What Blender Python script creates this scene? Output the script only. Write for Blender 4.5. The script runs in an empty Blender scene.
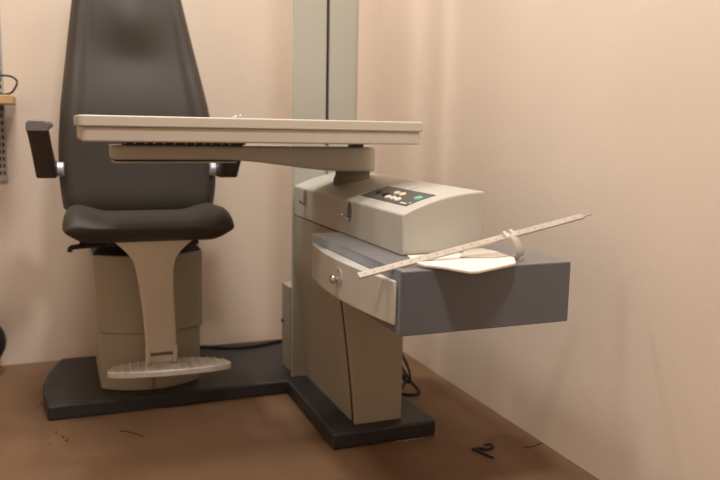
import bpy, bmesh, math, random
from mathutils import Vector, Matrix
random.seed(4)
S = bpy.context.scene
COL = S.collection
PI = math.pi

# ------------------------------------------------------------------ materials
def mat(name, col, rough=0.5, metal=0.0, noise=0.0, nscale=8.0, bump=0.0, bscale=200.0, col2=None, spec=0.5, detail=6.0):
    m = bpy.data.materials.new(name); m.use_nodes = True
    nt = m.node_tree; b = nt.nodes['Principled BSDF']
    b.inputs['Base Color'].default_value = (*col, 1)
    b.inputs['Roughness'].default_value = rough
    b.inputs['Metallic'].default_value = metal
    b.inputs['Specular IOR Level'].default_value = spec
    tc = nt.nodes.new('ShaderNodeTexCoord')
    if noise or col2:
        n = nt.nodes.new('ShaderNodeTexNoise'); n.inputs['Scale'].default_value = nscale
        n.inputs['Detail'].default_value = detail
        nt.links.new(tc.outputs['Object'], n.inputs['Vector'])
        r = nt.nodes.new('ShaderNodeValToRGB')
        c2 = col2 or tuple(c * (1 - noise) for c in col)
        r.color_ramp.elements[0].position = 0.35; r.color_ramp.elements[0].color = (*c2, 1)
        r.color_ramp.elements[1].position = 0.65; r.color_ramp.elements[1].color = (*col, 1)
        nt.links.new(n.outputs['Fac'], r.inputs['Fac'])
        nt.links.new(r.outputs['Color'], b.inputs['Base Color'])
    if bump:
        n2 = nt.nodes.new('ShaderNodeTexNoise'); n2.inputs['Scale'].default_value = bscale
        nt.links.new(tc.outputs['Object'], n2.inputs['Vector'])
        bp = nt.nodes.new('ShaderNodeBump'); bp.inputs['Strength'].default_value = bump
        bp.inputs['Distance'].default_value = 0.002
        nt.links.new(n2.outputs['Fac'], bp.inputs['Height'])
        nt.links.new(bp.outputs['Normal'], b.inputs['Normal'])
    return m

M = {}
M['wall'] = mat('wall_paint', (0.79, 0.665, 0.55), 0.75, noise=0.035, nscale=2.5, bump=0.12, bscale=120, spec=0.25)
M['ceiling'] = mat('ceiling_paint', (0.8, 0.78, 0.74), 0.9)
M['floor'] = mat('floor_vinyl', (0.215, 0.122, 0.065), 0.62, col2=(0.18, 0.102, 0.054), nscale=5, bump=0.15, bscale=60, spec=0.3)
M['table'] = mat('cream_lightened', (0.60, 0.55, 0.465), 0.45, noise=0.03, nscale=4, spec=0.4)  # console cream lightened to stand in for light on the table front
M['leg'] = mat('beige_lightened', (0.72, 0.67, 0.585), 0.45, noise=0.03, nscale=4, spec=0.4)  # beige lightened to stand in for light on the leg rest
M['recess'] = mat('shaded_beige', (0.17, 0.145, 0.115), 0.6)  # beige darkened, the shade is put into the colour
M['cream'] = mat('cream_darkened', (0.535, 0.51, 0.445), 0.42, noise=0.03, nscale=4, spec=0.4)  # cream darkened to offset strong light on the console top
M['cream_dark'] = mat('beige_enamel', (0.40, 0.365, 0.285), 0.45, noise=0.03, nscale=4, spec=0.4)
M['column'] = mat('grey_green_aluminium', (0.47, 0.46, 0.40), 0.4, noise=0.03, nscale=3, spec=0.4)
M['seam'] = mat('gap_shade_brown', (0.03, 0.024, 0.018), 0.7)  # near-black brown for strips that paint the shade inside gaps
M['grey'] = mat('blue_grey_laminate', (0.112, 0.120, 0.136), 0.32, noise=0.04, nscale=5, spec=0.7)
for k, v in (('Sheen Weight', .9), ('Sheen Roughness', .35)): M['grey'].node_tree.nodes['Principled BSDF'].inputs[k].default_value = v
M['base'] = mat('charcoal_plastic', (0.034, 0.032, 0.033), 0.45, noise=0.12, nscale=25, bump=0.25, bscale=350, spec=0.45)
M['leather'] = mat('grey_brown_leather', (0.060, 0.050, 0.041), 0.52, noise=0.06, nscale=7, bump=0.25, bscale=260, spec=0.28)
M['armplastic'] = mat('dark_brown_plastic', (0.075, 0.064, 0.060), 0.5)
M['armpad'] = mat('grey_pad', (0.17, 0.15, 0.14), 0.55)
M['collar'] = mat('pale_steel', (0.6, 0.6, 0.66), 0.35, metal=0.4)
M['black'] = mat('black_rubber', (0.012, 0.011, 0.011), 0.55)
M['chrome'] = mat('brushed_chrome', (0.75, 0.72, 0.68), 0.18, metal=1.0)
M['alu'] = mat('ribbed_aluminium', (0.80, 0.77, 0.72), 0.36, metal=0.25, noise=0.15, nscale=30)
M['panel'] = mat('dark_panel', (0.10, 0.096, 0.088), 0.45, noise=0.2, nscale=90)
M['button'] = mat('cream_button', (0.80, 0.72, 0.58), 0.5)
M['green'] = mat('green_button', (0.16, 0.55, 0.36), 0.4)
M['white'] = mat('white_card', (0.86, 0.80, 0.71), 0.6, noise=0.03, nscale=30)
M['offwhite'] = mat('offwhite_plastic', (0.66, 0.60, 0.50), 0.45, noise=0.06, nscale=40)
M['rod'] = mat('scale_rod_paint', (0.56, 0.49, 0.41), 0.45, noise=0.15, nscale=60)
M['tick'] = mat('scale_ink', (0.30, 0.20, 0.15), 0.6)
M['wood'] = mat('pine_wood', (0.62, 0.42, 0.20), 0.55, col2=(0.5, 0.31, 0.13), nscale=9)
M['steel'] = mat('grey_steel', (0.45, 0.44, 0.42), 0.4, metal=0.3)
M['thread'] = mat('brown_thread', (0.06, 0.035, 0.02), 0.8)
M['crumb'] = mat('crumb_brown', (0.10, 0.062, 0.038), 0.9)
M['flake'] = mat('pale_plaster', (0.62, 0.58, 0.52), 0.8)

# ------------------------------------------------------------------ mesh helpers
def add_box(bm, x0, x1, y0, y1, z0, z1, mtx=None):
    vs = [bm.verts.new((x, y, z)) for x in (x0, x1) for y in (y0, y1) for z in (z0, z1)]
    for f in ((0, 1, 3, 2), (4, 6, 7, 5), (0, 4, 5, 1), (2, 3, 7, 6), (0, 2, 6, 4), (1, 5, 7, 3)):
        bm.faces.new([vs[i] for i in f])
    if mtx:
        for v in vs: v.co = mtx @ v.co
    return vs

def add_loft(bm, rings, cap=True, closed=True):
    rows = [[bm.verts.new(p) for p in r] for r in rings]
    n = len(rows[0])
    for a, b in zip(rows, rows[1:]):
        for i in range(n if closed else n - 1):
            j = (i + 1) % n
            bm.faces.new((a[i], a[j], b[j], b[i]))
    if cap:
        bm.faces.new(list(reversed(rows[0]))); bm.faces.new(rows[-1])
    return rows

def add_prism(bm, pts, z0, z1):            # plan polygon (x, y) lifted in z
    return add_loft(bm, [[(x, y, z0) for x, y in pts], [(x, y, z1) for x, y in pts]])

def rrect(x0, x1, y0, y1, r, n=5):         # rounded rectangle, r may be 4 radii (x0y0, x1y0, x1y1, x0y1)
    rs = r if isinstance(r, (tuple, list)) else (r,) * 4
    out = []
    for (cx, cy, a, q) in ((x0, y0, PI, rs[0]), (x1, y0, 1.5 * PI, rs[1]), (x1, y1, 0, rs[2]), (x0, y1, .5 * PI, rs[3])):
        sx = 1 if cx == x0 else -1; sy = 1 if cy == y0 else -1
        if q <= 0: out.append((cx, cy)); continue
        for k in range(n + 1):
            t = a + k * (PI / 2) / n
            out.append((cx + sx * q + q * math.cos(t), cy + sy * q + q * math.sin(t)))
    return out

def add_tube(bm, pts, r, seg=8):
    pts = [Vector(p) for p in pts]; rings = []
    up = Vector((0.13, 0.27, 0.95)).normalized()
    for i, p in enumerate(pts):
        t = (pts[min(i + 1, len(pts) - 1)] - pts[max(i - 1, 0)]).normalized()
        a = t.cross(up)
        if a.length < 1e-3: a = t.cross(Vector((1, 0, 0)))
        a.normalize(); b = t.cross(a)
        rr = r[i] if isinstance(r, (list, tuple)) else r
        rings.append([p + a * rr * math.cos(2 * PI * k / seg) + b * rr * math.sin(2 * PI * k / seg) for k in range(seg)])
    add_loft(bm, rings)

def smooth_path(pts, n=6):
    P = [Vector(p) for p in pts]; P = [P[0]] + P + [P[-1]]; out = []
    for i in range(1, len(P) - 2):
        a, b, c, d = P[i - 1:i + 3]
        for k in range(n):
            t = k / n
            out.append(0.5 * ((2 * b) + (c - a) * t + (2 * a - 5 * b + 4 * c - d) * t * t + (3 * b - a - 3 * c + d) * t ** 3))
    out.append(P[-2]); return out

def add_disc(bm, c, ax, r, h, seg=20, r2=None, sq=(1, 1), side=None):   # cylinder from c along ax
    ax = Vector(ax).normalized(); c = Vector(c)
    u = Vector(side).normalized() if side else ax.cross(Vector((0.3, 0.5, 0.8))).normalized()
    u = (u - ax * u.dot(ax)).normalized(); v = ax.cross(u)
    r2 = r if r2 is None else r2
    f = lambda o, rr: [c + ax * o + u * rr * sq[0] * math.cos(2 * PI * k / seg) + v * rr * sq[1] * math.sin(2 * PI * k / seg) for k in range(seg)]
    add_loft(bm, [f(0, r), f(h, r2)])

def obj(name, bm, m, parent=None, origin=None, bevel=0, bseg=2, smooth=40, sub=0):
    bmesh.ops.recalc_face_normals(bm, faces=bm.faces)
    org = Vector(origin) if origin is not None else (Vector(parent['_org']) if parent is not None and '_org' in parent else None)
    if org is None:
        lo = [min(v.co[i] for v in bm.verts) for i in range(3)]; hi = [max(v.co[i] for v in bm.verts) for i in range(3)]
        org = Vector(((lo[0] + hi[0]) / 2, (lo[1] + hi[1]) / 2, lo[2]))
    for v in bm.verts: v.co -= org
    me = bpy.data.meshes.new(name); bm.to_mesh(me); bm.free()
    o = bpy.data.objects.new(name, me); COL.objects.link(o)
    me.materials.append(m)
    for p in me.polygons: p.use_smooth = True
    try: me.set_sharp_from_angle(angle=math.radians(smooth))
    except Exception: pass
    if sub:
        s = o.modifiers.new('sub', 'SUBSURF'); s.levels = sub; s.render_levels = sub
    if bevel:
        b = o.modifiers.new('bev', 'BEVEL'); b.width = bevel; b.segments = bseg; b.limit_method = 'ANGLE'; b.angle_limit = math.radians(38)
        b.harden_normals = False
    if parent is not None:
        o.parent = parent; ROOT[o.name] = org
    else:
        o.location = org
    ORG[o.name] = org
    return o

ROOT, ORG = {}, {}
def part(name, bm, m, parent, **k):
    return obj(name, bm, m, parent, origin=ORG[parent.name], **k)

def tag(o, label, cat, group=None, kind=None):
    o['label'] = label; o['category'] = cat
    if group: o['group'] = group
    if kind: o['kind'] = kind
    return o

def thing(name, loc, label, cat, group=None):
    o = bpy.data.objects.new(name, None); COL.objects.link(o)
    o.location = loc; o.empty_display_size = 0.05; ORG[o.name] = Vector(loc)
    return tag(o, label, cat, group)

def struct(name, bm, m):
    o = obj(name, bm, m); o['kind'] = 'structure'; return o

B = bmesh.new

# ------------------------------------------------------------------ the room
XL, XR, YF, YB, ZC = -1.7, 1.15, -1.6, 2.68, 2.6
def slab(name, m, *a):
    bm = B(); add_box(bm, *a); return struct(name, bm, m)
slab('floor', M['floor'], XL - .1, XR + .1, YF - .1, YB + .1, -.1, 0)
slab('ceiling', M['ceiling'], XL - .1, XR + .1, YF - .1, YB + .1, ZC, ZC + .1)
slab('wall_back', M['wall'], XL - .1, XR + .1, YB, YB + .1, 0, ZC)
slab('wall_right', M['wall'], XR, XR + .1, YF, YB, 0, ZC)
slab('wall_left', M['wall'], XL - .1, XL, YF, YB, 0, ZC)
slab('wall_front', M['wall'], XL - .1, XR + .1, YF - .1, YF, 0, ZC)

# ------------------------------------------------------------------ base plate (L shaped)
ZB = 0.042
bm = B()
left = [(-.022, 2.50), (-.042, 2.41), (-.054, 2.31), (-.053, 2.22), (-.040, 2.116)]
outline = left + [(.628, 2.116), (.621, 1.684), (.908, 1.684), (.908, 2.56), (.0, 2.56)]
add_prism(bm, outline, 0, ZB)
base = tag(obj('base_plate', bm, M['base'], bevel=.006, bseg=3),
           'low charcoal L-shaped base plate on the floor under the chair and the cream stand', 'base plate')

# ------------------------------------------------------------------ examination chair
PIV = Vector((.235, 2.30, 0)); RA = math.radians(-2.5)
RM = Matrix.Translation(PIV) @ Matrix.Rotation(RA, 4, 'Z') @ Matrix.Translation(-PIV)
def turn(bm):
    for v in bm.verts: v.co = RM @ v.co
chair = thing('examination_chair', (.24, 2.34, ZB), 'grey-brown leather examination chair with armrests and a silver footplate, on the charcoal base', 'chair')

def ped_ring(x0, x1, yf, yb, bulge, z):
    n = 14; pts = []
    for k in range(n + 1):
        t = k / n; x = x0 + (x1 - x0) * t
        pts.append((x, yf - bulge * (1 - (2 * t - 1) ** 2), z))
    pts += [(x1, yb - .02, z), (x1 - .02, yb, z), (x0 + .02, yb, z), (x0, yb - .02, z)]
    return pts
bm = B(); add_loft(bm, [ped_ring(.102, .384, 2.212, 2.50, .052, ZB), ped_ring(.105, .387, 2.210, 2.50, .052, .216)])
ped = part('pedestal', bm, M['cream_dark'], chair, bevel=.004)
bm = B(); add_box(bm, .2385, .2415, 2.1585, 2.166, ZB + .001, .217); add_box(bm, .2445, .2475, 2.1585, 2.166, ZB + .001, .217)
part('seam', bm, M['recess'], ped)
bm = B(); add_loft(bm, [ped_ring(.0985, .393, 2.204, 2.508, .052, .211), ped_ring(.089, .394, 2.200, 2.508, .052, .436)])
part('pedestal_sleeve', bm, M['cream_dark'], chair, bevel=.004)
bm = B(); add_loft(bm, [ped_ring(.0905, .3925, 2.2035, 2.50, .050, .4362), ped_ring(.098, .385, 2.21, 2.49, .045, .446), ped_ring(.13, .35, 2.22, 2.47, .03, .490)])
part('pedestal_cap', bm, M['black'], chair)  # black cap tapering up from the sleeve

# seat: rings across x stacked along y
def seat_ring(y, hw, top, bot, bol, taper, n=18):
    cx = .238; pts = []
    for k in range(n + 1):
        u = -1 + 2 * k / n
        edge = max(0, (abs(u) - .55) / .45)
        z = top + bol * (edge ** .9 if edge < .75 else .77 * (1 - ((edge - .75) / .25) ** 2 * .35))
        pts.append((cx + hw * u, y, z))
    # seam on the right side, underside, seam on the left side
    zs = .538 if bot < .53 else (top + bot) / 2
    pts.append((cx + hw * 1.035, y, zs + .004))
    pts.append((cx + hw * 1.03, y, zs - .004))
    for k in range(n + 1):
        u = 1 - 2 * k / n
        pts.append((cx + hw * taper * u, y, bot))
    pts.append((cx - hw * 1.03, y, zs - .004))
    pts.append((cx - hw * 1.035, y, zs + .004))
    return pts
bm = B()
add_loft(bm, [seat_ring(1.917, .190, .5425, .5395, .004, .98),
              seat_ring(1.921, .196, .5455, .5325, .009, .96),
              seat_ring(1.932, .200, .5500, .5230, .016, .92),
              seat_ring(1.950, .203, .5555, .5110, .022, .87),
              seat_ring(1.975, .205, .5590, .5020, .027, .82),
              seat_ring(2.01, .206, .5625, .4965, .031, .79),
              seat_ring(2.08, .207, .5590, .4960, .032, .78),
              seat_ring(2.20, .207, .5520, .4960, .032, .78),
              seat_ring(2.36, .200, .5520, .4990, .024, .78),
              seat_ring(2.39, .190, .5480, .5100, .010, .80)])
turn(bm); seat = part('seat', bm, M['leather'], chair, smooth=80, sub=1)

# backrest
def back_ring(z, cx, hw, yf, th, bol, bump=0, n=44):
    pts = []
    for k in range(n + 1):
        u = -1 + 2 * k / n
        a = abs(u)
        y = yf - bol * max(0, 1 - ((a - .83) / .17) ** 2)
        y += bump * math.exp(-(u / .42) ** 2) + .0028 * math.exp(-((a - .70) / .035) ** 2)
        if a > .86: y += .045 * ((a - .86) / .14) ** 2.2
        pts.append((cx + hw * u, y, z))
    pts.append((cx + hw * .985, yf + th * .8, z))
    for k in range(9):
        u = .9 - 1.8 * k / 8
        pts.append((cx + hw * u, yf + th + .012 * (1 - u * u), z))
    pts.append((cx - hw * .985, yf + th * .8, z))
    return pts
def prof(z):
    tab = [(.545, .232, .211), (.58, .233, .217), (.64, .2335, .2235), (.72, .2325, .2225), (.83, .2305, .2125), (.95, .226, .193), (1.05, .222, .176), (1.15, .218, .158), (1.25, .216, .141), (1.32, .215, .120), (1.355, .215, .092), (1.37, .215, .06)]
    for a, b in zip(tab, tab[1:]):
        if a[0] <= z <= b[0]:
            t = (z - a[0]) / (b[0] - a[0]); return a[1] + (b[1] - a[1]) * t, a[2] + (b[2] - a[2]) * t
    return tab[-1][1:]
def g(z, c, s): return math.exp(-((z - c) / s) ** 2)
rings = []
zs = [.545, .555, .575, .60, .64, .68, .72, .76, .80, .84, .88, .91, .94, .97, .99, 1.01, 1.03, 1.05, 1.07, 1.09, 1.12, 1.16, 1.20, 1.25, 1.30, 1.33, 1.355, 1.37]
for z in zs:
    cx, hw = prof(z)
    yf = 2.245 + (z - .545) * .19 - .018 * g(z, .82, .14) - .006 * g(z, 1.15, .085)
    bump = .010 * g(z, .985, .05) - .018 * g(z, 1.10, .08)
    th = .085
    if z < .60: yf += .02 * ((.60 - z) / .055) ** 2; th -= .02 * ((.60 - z) / .055) ** 2
    if z > 1.30: yf += .03 * ((z - 1.30) / .07) ** 2; th -= .03 * ((z - 1.30) / .07) ** 2
    rings.append(back_ring(z, cx, hw, yf, th, .010 * min(1, max(0, (1.2 - z) / .3)), bump))
bm = B(); add_loft(bm, rings); turn(bm)
part('backrest', bm, M['leather'], chair, smooth=80, sub=1)
bm = B(); add_box(bm, .19, .28, 2.325, 2.40, .47, .60); turn(bm)
part('back_bracket', bm, M['black'], chair, bevel=.004)

# armrests, mirrored about the chair's middle
def armrest(s):
    cx = .228
    def X(x): return cx + s * x
    bm = B()
    secs = [(2.30, .216, .267, .650, .692), (2.20, .216, .267, .650, .692), (2.165, .217, .267, .652, .700),
            (2.10, .222, .272, .722, .747), (2.04, .226, .276, .772, .798)]
    rings = []
    for y, a, b, z0, z1 in secs:
        rings.append([(X(q[0]), y, q[1]) for q in rrect(a, b, z0, z1, .006, 3)])
    add_loft(bm, rings); turn(bm)
    a = part('armrest', bm, M['armplastic'], chair)
    a['label'] = 'left armrest, paddle end raised' if s < 0 else 'right armrest, half hidden behind the table arm'
    bm = B()
    rr = [(2.215, .222, .268, .786, .802), (2.05, .225, .275, .778, .8035), (2.022, .2245, .2765, .776, .8045), (2.016, .227, .274, .779, .8015)]
    add_loft(bm, [[(X(q[0]), y, q[1]) for q in rrect(a_, b_, z0, z1, (.004, .004, .011, .011), 4)] for y, a_, b_, z0, z1 in rr])
    turn(bm); part('arm_pad', bm, M['armpad'], a)
    bm = B(); add_disc(bm, (X(.200), 2.25, .671), (s, 0, 0), .020, .020, 20); turn(bm)
    part('collar', bm, M['collar'], a, bevel=.003)
armrest(-1); armrest(1)

# leg rest bracket
bm = B()
st = [(.502, 1.975, .134, .330), (.490, 1.978, .146, .318), (.474, 1.984, .161, .302), (.455, 1.990, .176, .290), (.435, 1.998, .184, .285), (.410, 2.007, .1895, .283),
      (.36, 2.024, .198, .2855), (.30, 2.046, .206, .290), (.24, 2.068, .2125, .2955), (.190, 2.086, .2165, .299), (.172, 2.0925, .218, .300)]
rings = []
for z, y, a, b in st:
    rings.append([(x, y + q, z + q * .33) for x, q in rrect(a, b, 0, .020, .006, 3)])
add_loft(bm, rings)
for (a, b) in ((.2165, .2285), (.290, .3015)):
    add_loft(bm, [[(x, y_, z_) for x, y_ in rrect(a, b, yy, yy + .02, .004, 3)] for z_, yy in ((.190, 2.082), (.140, 2.096))])
add_box(bm, .226, .292, 2.104, 2.118, .139, .162)
leg = part('leg_rest', bm, M['leg'], chair)
bm = B(); add_disc(bm, (.226, 2.102, .1655), (1, 0, 0), .0048, .066, 14)
part('hinge_pin', bm, M['recess'], leg)
# footplate: half-moon with ribs
def half_moon(cx, cy, hw, fr, bk, n=26):
    pts = []
    for k in range(n + 1):
        t = PI + PI * k / n; pts.append((cx + hw * math.cos(t), cy + fr * math.sin(t) * 1.0))
    for k in range(1, n):
        t = PI * k / n; pts.append((cx + hw * math.cos(t), cy + bk * math.sin(t)))
    return pts
FR = Matrix.Translation(Vector((.278, 2.060, 0))) @ Matrix.Rotation(math.radians(-4), 4, 'Z') @ Matrix.Translation(Vector((-.278, -2.060, 0)))
bm = B(); add_prism(bm, half_moon(.278, 2.060, .166, .030, .080), .120, .1385)
for v in bm.verts: v.co = FR @ v.co
fp = part('footplate', bm, M['alu'], chair, bevel=.003)
fp['label'] = 'half-moon ribbed silver footplate'
bm = B()
for k in range(15):
    x = .278 - .147 + k * .021
    u = (x - .278) / .166
    h = math.sqrt(max(0, 1 - u * u))
    y0 = 2.060 - .024 * h; y1 = 2.060 + .075 * h
    if y1 - y0 > .01: add_tube(bm, [(x, y0, .1383), (x, (y0 + y1) / 2, .1383), (x, y1, .1383)], .0036, 8)
for v in bm.verts: v.co = FR @ v.co
part('tread_ribs', bm, M['alu'], fp)
# lever below the seat
bm = B(); add_tube(bm, smooth_path([(.20, 2.06, .486), (.11, 2.03, .489), (.057, 2.018, .488), (.044, 2.015, .485), (.041, 2.014, .476)]), .0065, 8)
add_box(bm, .065, .365, 2.03, 2.33, .483, .498)
turn(bm); part('seat_lever', bm, M['black'], chair)

# ------------------------------------------------------------------ stand: column, cabinet, console, shelf box, drawer
stand = thing('instrument_stand', (.75, 1.95, ZB), 'cream instrument stand with tall column, switch console, drawer and blue-grey shelf box', 'stand')
bm = B()
yf = 2.142
pr = [(.650, yf + .004), (.654, yf), (.751, yf), (.751, yf + .012), (.761, yf + .012), (.761, yf), (.836, yf)]
for k in range(1, 6):
    t = -PI / 2 + k * (PI / 2) / 5; pr.append((.836 + .022 * math.cos(t), yf + .022 + .022 * math.sin(t)))
pr += [(.850, yf + .058), (.68, yf + .058), (.662, yf + .030)]
add_prism(bm, pr, ZB, 2.05)
colm = part('column', bm, M['column'], stand, smooth=25)
bm = B(); add_box(bm, .7515, .7605, yf + .0085, yf + .0115, .68, 2.04); part('groove_shade', bm, M['seam'], colm)  # dark strip paints the shade inside the groove

# cabinet: body and front panel, flaring towards the top on the left
def cab_x(z):
    t = min(1, max(0, (z - ZB) / .36)); return .696 - .042 * t ** 1.25
def cab(bm, y0, y1, r0, d=0):
    rings = []
    for k in range(13):
        z = ZB + (.5385 - ZB) * k / 12
        q = rrect(cab_x(z) + d, .828, y0, y1, (r0, .006, .003, .003), 4)
        rings.append([(x, y, z) for x, y in q])
    add_loft(bm, rings)
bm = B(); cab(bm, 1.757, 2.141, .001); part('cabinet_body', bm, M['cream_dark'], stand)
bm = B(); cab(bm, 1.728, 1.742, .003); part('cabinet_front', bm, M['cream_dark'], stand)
bm = B(); cab(bm, 1.7415, 1.7575, .0005, .0015); part('cabinet_gap_shade', bm, M['seam'], stand)  # solid dark strip in the joint, painted as the gap's shade

# console
def arch(x): return .6712 - 1.17 * (.85 - x) ** 2
YC0, YC1 = 1.387, 2.1415
XC0, XC1 = .655, .846
bm = B()
sec = [(XC0, .5405)] + [(XC0 + (XC1 - XC0) * k / 18, arch(XC0 + (XC1 - XC0) * k / 18)) for k in range(19)] + [(XC1, .5405)]
add_loft(bm, [[(x, YC0, z) for x, z in sec], [(x, YC1, z) for x, z in sec]])
console = part('console', bm, M['cream'], stand, bevel=.004, bseg=3)
bm = B()
px = [.682 + .069 * k / 8 for k in range(9)]
ring = [(x, arch(x) + .0014) for x in px] + [(x, arch(x) - .003) for x in reversed(px)]
add_loft(bm, [[(x, 1.430, z) for x, z in ring], [(x, 1.681, z) for x, z in ring]])
part('control_panel', bm, M['panel'], console)
def nrm(x): return Vector((-2.34 * (.85 - x), 0, 1)).normalized()
def onpanel(name, x, y, r, h, m, sq, lab=None):
    bm = B(); add_disc(bm, Vector((x, y, arch(x) + .001)), nrm(x), r, h, 16, r * .86, sq, side=(0, 1, 0))
    o = part(name, bm, m, console)
    if lab: o['label'] = lab
for x, y in ((.724, 1.567), (.723, 1.535), (.699, 1.561), (.699, 1.533), (.698, 1.505)):
    onpanel('button', x, y, .0085, .003, M['button'], (1.15, 1.0))
onpanel('button', .7205, 1.450, .010, .003, M['green'], (1.2, 1.0), 'green oval button')
for x, y in ((.710, 1.635), (.707, 1.590)):
    onpanel('rocker_switch', x, y, .011, .003, M['black'], (1.3, .75), 'black rocker switch')
bm = B()
for k in range(4):
    y = 1.470 - k * .0075
    p = Vector((.689, y, arch(.689) + .0014)); add_disc(bm, p, nrm(.689), .0032, .0006, 6)
add_disc(bm, Vector((.695, 1.437, arch(.695) + .0014)), nrm(.695), .003, .0006, 6)
part('panel_print', bm, M['button'], console)
for k, (y, z) in enumerate(((2.035, .600), (1.687, .600))):
    bm = B(); add_disc(bm, (XC0 + .0005, y, z), (-1, 0, 0), .0245, .0012, 26, sq=(.62, 1), side=(0, 1, 0))
    # flat disc, the dish's shade put into its colour
    d = part('switch_recess_shade', bm, M['recess'], console)
    d['label'] = 'round switch recess in painted shade at the %s' % ('back' if k == 0 else 'front')
    bm = B()
    add_tube(bm, [(XC0 - .001, y, z - .018), (XC0 - .010, y + .001, z - .013), (XC0 - .019, y + .002, z - .006)], [.0034, .0034, .0038], 10)
    part('toggle_lever', bm, M['chrome'], console)
    bm = B(); add_box(bm, XC0 - .0004, XC0 + .0005, y - .0015, y + .0015, .542, z - .026); part('panel_seam', bm, M['cream_dark'], console)

# shelf box
XB0, XB1, YB0, YB1, ZB0, ZB1 = .585, .963, 1.235, 1.762, .4165, .540
bm = B(); add_prism(bm, rrect(XB0, XB1, YB0, YB1, (.007, .005, .005, .005), 4), ZB0, ZB1)
part('shelf_box', bm, M['grey'], stand, bevel=.0025, bseg=3)
bm = B()
n = 18; out = []
for k in range(n + 1):
    t = k / n; y = 1.252 + (1.738 - 1.252) * t
    out.append((XB0 - .007 - .022 * (1 - (2 * t - 1) ** 2), y))
out += [(XB0 - .0015, 1.738), (XB0 - .0015, 1.252)]
add_prism(bm, out, .4345, .5195)
drawer = part('drawer', bm, M['cream'], stand, bevel=.003, bseg=3, smooth=25)
drawer['label'] = 'bowed cream drawer front'
yk = 1.500; xk = XB0 - .0295; zk = .477
bm = B(); add_disc(bm, (xk + .003, yk - .012, zk + .006), (-1, 0, 0), .021, .0036, 24, .019)
part('lock_plate', bm, M['steel'], drawer)
bm = B()
rings = []
for o_, r_ in ((-.004, .0055), (.001, .0050), (.003, .0065), (.006, .0095), (.010, .0105), (.0135, .0085), (.015, .0045)):
    rings.append([(xk - o_, yk + r_ * math.cos(2 * PI * q / 18), zk + r_ * math.sin(2 * PI * q / 18)) for q in range(18)])
add_loft(bm, rings); part('knob', bm, M['chrome'], drawer, smooth=60)

# ------------------------------------------------------------------ instrument table on its swing arm
table = thing('instrument_table', (.752, 1.918, arch(.752)), 'long cream instrument table on a swing arm above the console', 'table')
bm = B(); add_prism(bm, rrect(.047, .803, 1.600, 1.935, (.012, .006, .02, .02), 4), .793, .8155)
part('table_top', bm, M['table'], table, bevel=.003, bseg=3)
bm = B(); add_prism(bm, rrect(.053, .799, 1.6065, 1.929, (.012, .006, .02, .02), 4), .7625, .7932)
part('table_frame', bm, M['table'], table, bevel=.004, bseg=3)
bm = B()
def back(bm):                              # the arm runs farther back than the table's front edge
    for v in bm.verts: v.co = Vector((0, 0, .8)) + (v.co - Vector((0, 0, .8))) * 1.068
def arm_ring(x, hw, zb): return [(x, 1.797 + y, z) for y, z in rrect(-hw, hw, zb, .752, .007, 3)]
rings = [arm_ring(.119, .036, .724), arm_ring(.1205, .044, .7225), arm_ring(.126, .051, .7205), arm_ring(.137, .055, .7200), arm_ring(.30, .055, .7195), arm_ring(.395, .055, .7190), arm_ring(.44, .055, .7155),
         arm_ring(.50, .055, .7085), arm_ring(.56, .055, .7005), arm_ring(.61, .055, .6955), arm_ring(.65, .055, .693), arm_ring(.706, .055, .692)]
for k in range(1, 9):
    t = k / 8 * PI / 2 * .97; rings.append(arm_ring(.706 + .055 * math.sin(t), max(.009, .055 * math.cos(t)), .692))
add_loft(bm, rings); back(bm)
arm = part('swing_arm', bm, M['cream'], table)
bm = B(); add_prism(bm, rrect(.125, .395, 1.744, 1.85, .02, 4), .7165, .7202); back(bm); part('arm_gap_shade', bm, M['seam'], arm)  # thin dark layer painted as shade above the underplate
bm = B(); add_prism(bm, rrect(.122, .398, 1.7425, 1.852, .02, 4), .7138, .7168); back(bm); part('arm_underplate', bm, M['cream'], arm)
bm = B(); add_box(bm, .145, .41, 1.748, 1.84, .7518, .7651); back(bm); sl = part('slide_rail', bm, M['black'], table)
for k in range(12):
    bm = B(); add_disc(bm, (.150 + k * .021 + random.uniform(-.005, .005), 1.7485, .757), (0, -1, 0), .0022, .0025, 8); back(bm)
    part('rail_screw', bm, M['steel'], sl)
bm = B(); add_box(bm, .692, .718, 1.76, 1.80, .7518, .7651); back(bm); part('stop_block', bm, M['armplastic'], table)
bm = B()
rings = []
for z, r in ((.640, .053), (.662, .052), (.668, .049), (.674, .047), (.686, .0465)):
    rings.append([(.752 + r * math.cos(2 * PI * q / 28), 1.918 + r * math.sin(2 * PI * q / 28), z) for q in range(28)])
add_loft(bm, rings); part('pivot_collar', bm, M['recess'], table)  # cream collar given a brown that holds the table's shadow
# small clip lying on the table top
bm = B(); add_tube(bm, smooth_path([(0.412, 1.87, .8178), (0.424, 1.875, .8225), (0.431, 1.87, .8235), (0.436, 1.866, .8178)], 4), .0022, 8)
add_box(bm, .409, .439, 1.864, 1.876, .8156, .8176)
tag(obj('metal_clip', bm, M['chrome']), 'tiny silver clip lying on top of the instrument table', 'clip')

# ------------------------------------------------------------------ junction box behind the column
jb = thing('junction_box', (.72, 2.245, ZB), 'narrow beige box standing on the base behind the column', 'box')
bm = B(); add_prism(bm, rrect(.660, .80, 2.203, 2.284, .003, 3), ZB, .309)
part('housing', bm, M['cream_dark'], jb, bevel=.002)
bm = B(); add_disc(bm, (.661, 2.268, .188), (-1, 0, 0), .006, .006, 14); part('screw', bm, M['black'], jb)

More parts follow.
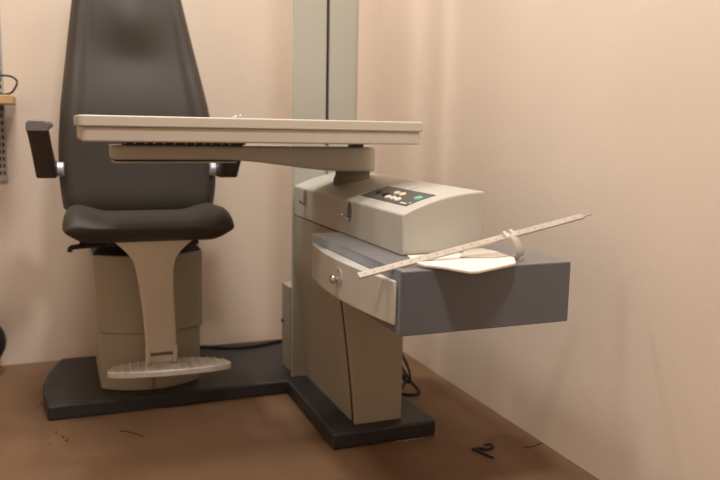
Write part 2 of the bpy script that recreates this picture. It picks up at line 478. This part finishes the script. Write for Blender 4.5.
# ------------------------------------------------------------------ near point rod with clip, and cards
P0 = Vector((.513, 1.272, .5290)); P1 = Vector((1.056, 1.300, .6275))
ax = (P1 - P0).normalized()
nf = Vector((0, -.62, .78)); nf = (nf - ax * nf.dot(ax)).normalized(); sd = ax.cross(nf)
rodt = thing('measuring_rod', (.585, 1.296, .540), 'thin cream measuring rod with tick marks, slanting across the blue-grey shelf box', 'measuring rod')
def rod_box(bm, s0, s1, w, t, off=0, lat=0):
    rings = []
    for s in (s0, s1):
        c = P0 + ax * s + nf * off + sd * lat
        rings.append([c + sd * a + nf * b for a, b in ((-w, -t), (w, -t), (w, t), (-w, t))])
    add_loft(bm, rings)
L = (P1 - P0).length
bm = B(); rod_box(bm, 0, L - .022, .0070, .0026)
rod = part('rod', bm, M['rod'], rodt, bevel=.0018)
bm = B(); rod_box(bm, L - .024, L, .0022, .0016); part('rod_tip', bm, M['steel'], rod)
bm = B()
for k in range(26):
    s = .012 + k * .0195
    if s < L - .03: rod_box(bm, s, s + (.0025 if k % 4 else .004), .0010, .0002, .0027, .0018 if k % 2 else -.0005)
part('tick_marks', bm, M['tick'], rod)
bm = B()
def rodc(x): return P0 + ax * ((x - P0.x) / ax.x)
for x in (.838, .854):
    c = rodc(x)
    add_loft(bm, [[c + Vector((a, 0, 0)) + sd * b + nf * h for a, b in rrect(-.0042, .0042, -.0095, .0095, .002, 3)] for h in (-.004, .0075)])
c = rodc(.850)
path = smooth_path([(c.x - .004, c.y - .006, c.z + .002), (c.x + .004, c.y - .013, c.z - .008), (c.x + .010, c.y - .016, c.z - .022), (c.x + .016, c.y - .014, .556), (c.x + .016, c.y - .008, .5475)], 4)
rings = []
for i, p in enumerate(path):
    t = (path[min(i + 1, len(path) - 1)] - path[max(0, i - 1)]).normalized()
    u = Vector((.93, .36, 0)); u = (u - t * u.dot(t)).normalized(); v = t.cross(u)
    w = .0105 - .0015 * math.sin(PI * i / (len(path) - 1))
    rings.append([p + u * a + v * b for a, b in rrect(-w, w, -.0035, .0035, .002, 3)])
add_loft(bm, rings)
add_prism(bm, [(c.x + .018 + .012 * math.cos(q * PI / 8), c.y - .004 + .012 * math.sin(q * PI / 8)) for q in range(16)], .5402, .5485)
part('clip', bm, M['offwhite'], rodt, bevel=.0008)

bm = B(); add_prism(bm, [(.648, 1.320), (.665, 1.381), (.745, 1.381), (.80, 1.376), (.815, 1.345), (.69, 1.285)], .5403, .5434)
cardb = tag(obj('reading_card', bm, M['white'], bevel=.0008), 'narrow white card lying beneath the rod, its end against the console', 'card')
bm = B(); add_prism(bm, [(.632, 1.272), (.636, 1.243), (.648, 1.232), (.664, 1.208), (.668, 1.196), (.684, 1.163), (.700, 1.160), (.812, 1.211), (.820, 1.221), (.848, 1.268), (.836, 1.335), (.74, 1.325)], .5436, .5495)
tag(obj('reading_card', bm, M['white'], bevel=.0018, bseg=3), 'large white kite-shaped card overhanging the front edge of the shelf box', 'card')
bm = B(); add_prism(bm, [(.735, 1.290), (.80, 1.268), (.838, 1.276), (.845, 1.335), (.835, 1.375), (.79, 1.365)], .5498, .5522)
tag(obj('reading_card', bm, M['offwhite'], bevel=.0008), 'small greyish card on the large white card beside the rod clip', 'card')

# ------------------------------------------------------------------ cables
bm = B(); add_tube(bm, smooth_path([(.36, 2.545, ZB + .005), (.45, 2.53, ZB + .005), (.53, 2.49, ZB + .005), (.61, 2.482, ZB + .005), (.70, 2.51, ZB + .005), (.80, 2.54, ZB + .005)], 6), .0055, 8)
tag(obj('power_cord', bm, M['black']), 'black cord lying along the back of the base between chair and column', 'cable')
bm = B()
add_tube(bm, smooth_path([(.86, 2.12, .12), (.93, 2.05, .13), (.965, 2.02, .128), (.975, 2.0, .108), (.985, 1.985, .085), (.990, 1.97, .06), (.985, 1.96, .038), (.965, 1.975, .05), (.955, 1.995, .075), (.958, 2.0, .09), (.972, 1.985, .07), (.985, 1.96, .045), (1.005, 1.94, .022), (1.010, 1.925, .010), (.985, 1.930, .006), (.955, 1.95, .006), (.935, 1.99, .012), (.940, 2.0, .045), (.935, 2.01, .07)], 6), .0048, 8)
add_tube(bm, smooth_path([(.93, 2.04, .075), (.948, 2.01, .068), (.966, 1.99, .06), (.976, 1.975, .04), (.95, 1.96, .018), (.93, 1.97, .008), (.92, 2.05, .006)], 6), .0045, 8)
add_disc(bm, (.948, 2.03, .118), (.6, -.5, .2), .010, .026, 12)
for v in bm.verts: v.co = Vector((.93 + (v.co.x - .93) * .85, 2.03 + (v.co.y - 2.03) * .75 + .012, v.co.z))
tag(obj('cable_tangle', bm, M['black']), 'tangled black cables on the floor behind the beige cabinet', 'cable')

# ------------------------------------------------------------------ floor litter
bm = B(); add_tube(bm, smooth_path([(.978, 1.497, .0036), (.966, 1.532, .0036), (.953, 1.566, .0040)], 3) + smooth_path([(.951, 1.568, .0042), (.970, 1.560, .0045), (.988, 1.553, .0045), (1.004, 1.553, .005), (1.014, 1.562, .006), (1.010, 1.577, .006), (.994, 1.578, .0045)], 5), .0029, 8)
add_tube(bm, [(.968, 1.573, .0036), (.977, 1.557, .0085), (.981, 1.545, .0036)], .0026, 6)
for v in bm.verts: v.co.x = .953 + (v.co.x - .953) * .9; v.co.y = 1.566 + (v.co.y - 1.566) * .88
tag(obj('bent_wire', bm, M['black']), 'short bent piece of black wire on the floor near the right wall', 'wire')
bm = B(); add_tube(bm, smooth_path([(.135, 1.985, .0015), (.155, 1.970, .002), (.172, 1.95, .0015), (.188, 1.925, .0015)], 5), .0014, 6)
tag(obj('twig', bm, M['thread']), 'dark thread on the floor in front of the base plate below the footplate', 'thread')
bm = B(); add_tube(bm, smooth_path([(1.085, 1.540, .0012), (1.105, 1.536, .0012), (1.128, 1.540, .0014), (1.147, 1.547, .0012)], 5), .0013, 6)
tag(obj('thread', bm, M['thread']), 'thin brown thread on the floor against the right wall', 'thread')
bm = B()
for x, y, r in ((-.021, 2.030, .003), (-.004, 1.99, .0035), (.003, 1.967, .0035), (.006, 1.985, .002), (-.036, 1.955, .002), (.02, 2.0, .002), (-.06, 2.26, .004), (-.07, 2.24, .003)):
    bmesh.ops.create_icosphere(bm, subdivisions=1, radius=r, matrix=Matrix.Translation((x, y, r * .7)) @ Matrix.Diagonal((1, 1.3, .7, 1)))
tag(obj('floor_crumbs', bm, M['crumb']), 'scattered dark crumbs on the floor in front of the chair base', 'crumbs', kind='stuff')
bm = B()
for k in range(16):
    x = .785 + .085 * k / 15 + random.uniform(-.004, .004); y = 1.680 + random.uniform(-.006, .004); r = random.uniform(.0012, .0028)
    bmesh.ops.create_icosphere(bm, subdivisions=1, radius=r, matrix=Matrix.Translation((x, y, r * .6)) @ Matrix.Diagonal((1.4, 1, .6, 1)))
tag(obj('plaster_flakes', bm, M['flake']), 'pale flakes on the floor along the front end of the base plate', 'flakes', kind='stuff')

# ------------------------------------------------------------------ left edge: wall shelf, cable loop, bag
sh = thing('wall_shelf', (-.30, 2.67, .60), 'pine wall shelf on a slotted steel upright at the left edge', 'shelf')
bm = B(); add_box(bm, -.75, -.102, 2.43, 2.660, .8495, .8745); part('shelf_board', bm, M['wood'], sh, bevel=.002)
bm = B(); add_box(bm, -.166, -.137, 2.664, 2.6795, .612, 1.18); up = part('slotted_upright', bm, M['steel'], sh, bevel=.001)
bm = B()
for k in range(24):
    z = .630 + k * .0225
    add_box(bm, -.160, -.154, 2.6632, 2.6642, z, z + .013); add_box(bm, -.149, -.143, 2.6632, 2.6642, z, z + .013)
part('slots', bm, M['black'], up)
bm = B(); add_loft(bm, [[(x, 2.664, .815), (x, 2.664, .849), (x, 2.46, .849), (x, 2.46, .842)] for x in (-.1535, -.1495)])
part('shelf_bracket', bm, M['steel'], sh)
bm = B(); add_tube(bm, smooth_path([(-.25, 2.52, .878), (-.19, 2.52, .915), (-.145, 2.515, .931), (-.110, 2.51, .932), (-.092, 2.505, .918), (-.098, 2.50, .897), (-.115, 2.50, .880), (-.16, 2.50, .878)], 6), .0032, 8)
tag(obj('cable_loop', bm, M['black']), 'black cable looping up on top of the pine wall shelf', 'cable')
bag = thing('black_bag', (-.352, 2.575, 0), 'rounded black bag on the floor, cut off by the left edge', 'bag')
bm = B(); bmesh.ops.create_uvsphere(bm, u_segments=24, v_segments=14, radius=1)
for v in bm.verts:
    c = v.co; s = 1 + .04 * math.sin(5 * c.x + 3 * c.y) * (1 - c.z ** 2)
    v.co = Vector((-.352 + .2 * c.x * s, 2.575 + .085 * c.y * s, max(0, .112 + .118 * c.z)))
part('bag_body', bm, M['black'], bag)
bm = B(); add_tube(bm, smooth_path([(-.44, 2.575, .205), (-.43, 2.575, .265), (-.37, 2.575, .285), (-.31, 2.575, .265), (-.30, 2.575, .205)]), .006, 8)
part('handle', bm, M['black'], bag)

# ------------------------------------------------------------------ lights
LAMPS = [(-.05, 1.35, .28, 13), (.08, 2.08, .14, 9.5), (.35, .35, .24, 27), (.35, 2.38, .16, 10), (.95, 1.35, .2, 4)]
def area(name, loc, tgt, sx, sy, e, col):
    l = bpy.data.lights.new(name, 'AREA'); l.shape = 'RECTANGLE'; l.size = sx; l.size_y = sy; l.energy = e; l.color = col
    o = bpy.data.objects.new(name, l); COL.objects.link(o); o.location = loc
    o.rotation_euler = (Vector(tgt) - Vector(loc)).to_track_quat('-Z', 'Y').to_euler(); return o
LC = (1, .965, .92)
for (x, y, d, e) in LAMPS:
    area('ceiling_lamp', (x, y, 2.57), (x, y, 0), d, d, e, LC)

W = bpy.data.worlds.new('World'); S.world = W; W.use_nodes = True
W.node_tree.nodes['Background'].inputs[0].default_value = (1, .85, .7, 1)
W.node_tree.nodes['Background'].inputs[1].default_value = 0.02

# ------------------------------------------------------------------ camera
cd = bpy.data.cameras.new('Camera'); cam = bpy.data.objects.new('Camera', cd); COL.objects.link(cam)
cd.sensor_width = 36; cd.lens = 757 / 720 * 36; cd.clip_start = .05
def ray(x, y): return Vector((x - 360, -(y - 240), -757))
Yc = ray(52, 122).normalized(); Xc = ray(2250, 162); Xc -= Yc * Xc.dot(Yc); Xc.normalize(); Zc = Xc.cross(Yc)
R = Matrix((Xc, Yc, Zc))
cam.matrix_world = Matrix.Translation((0, 0, .80)) @ R.to_4x4()
cd.dof.use_dof = True; cd.dof.focus_distance = 1.5; cd.dof.aperture_fstop = 3.6
S.camera = cam
S.view_settings.view_transform = 'Standard'; S.view_settings.look = 'None'
S.view_settings.gamma = 1; S.view_settings.use_curve_mapping = False
S.view_settings.exposure = 0.09
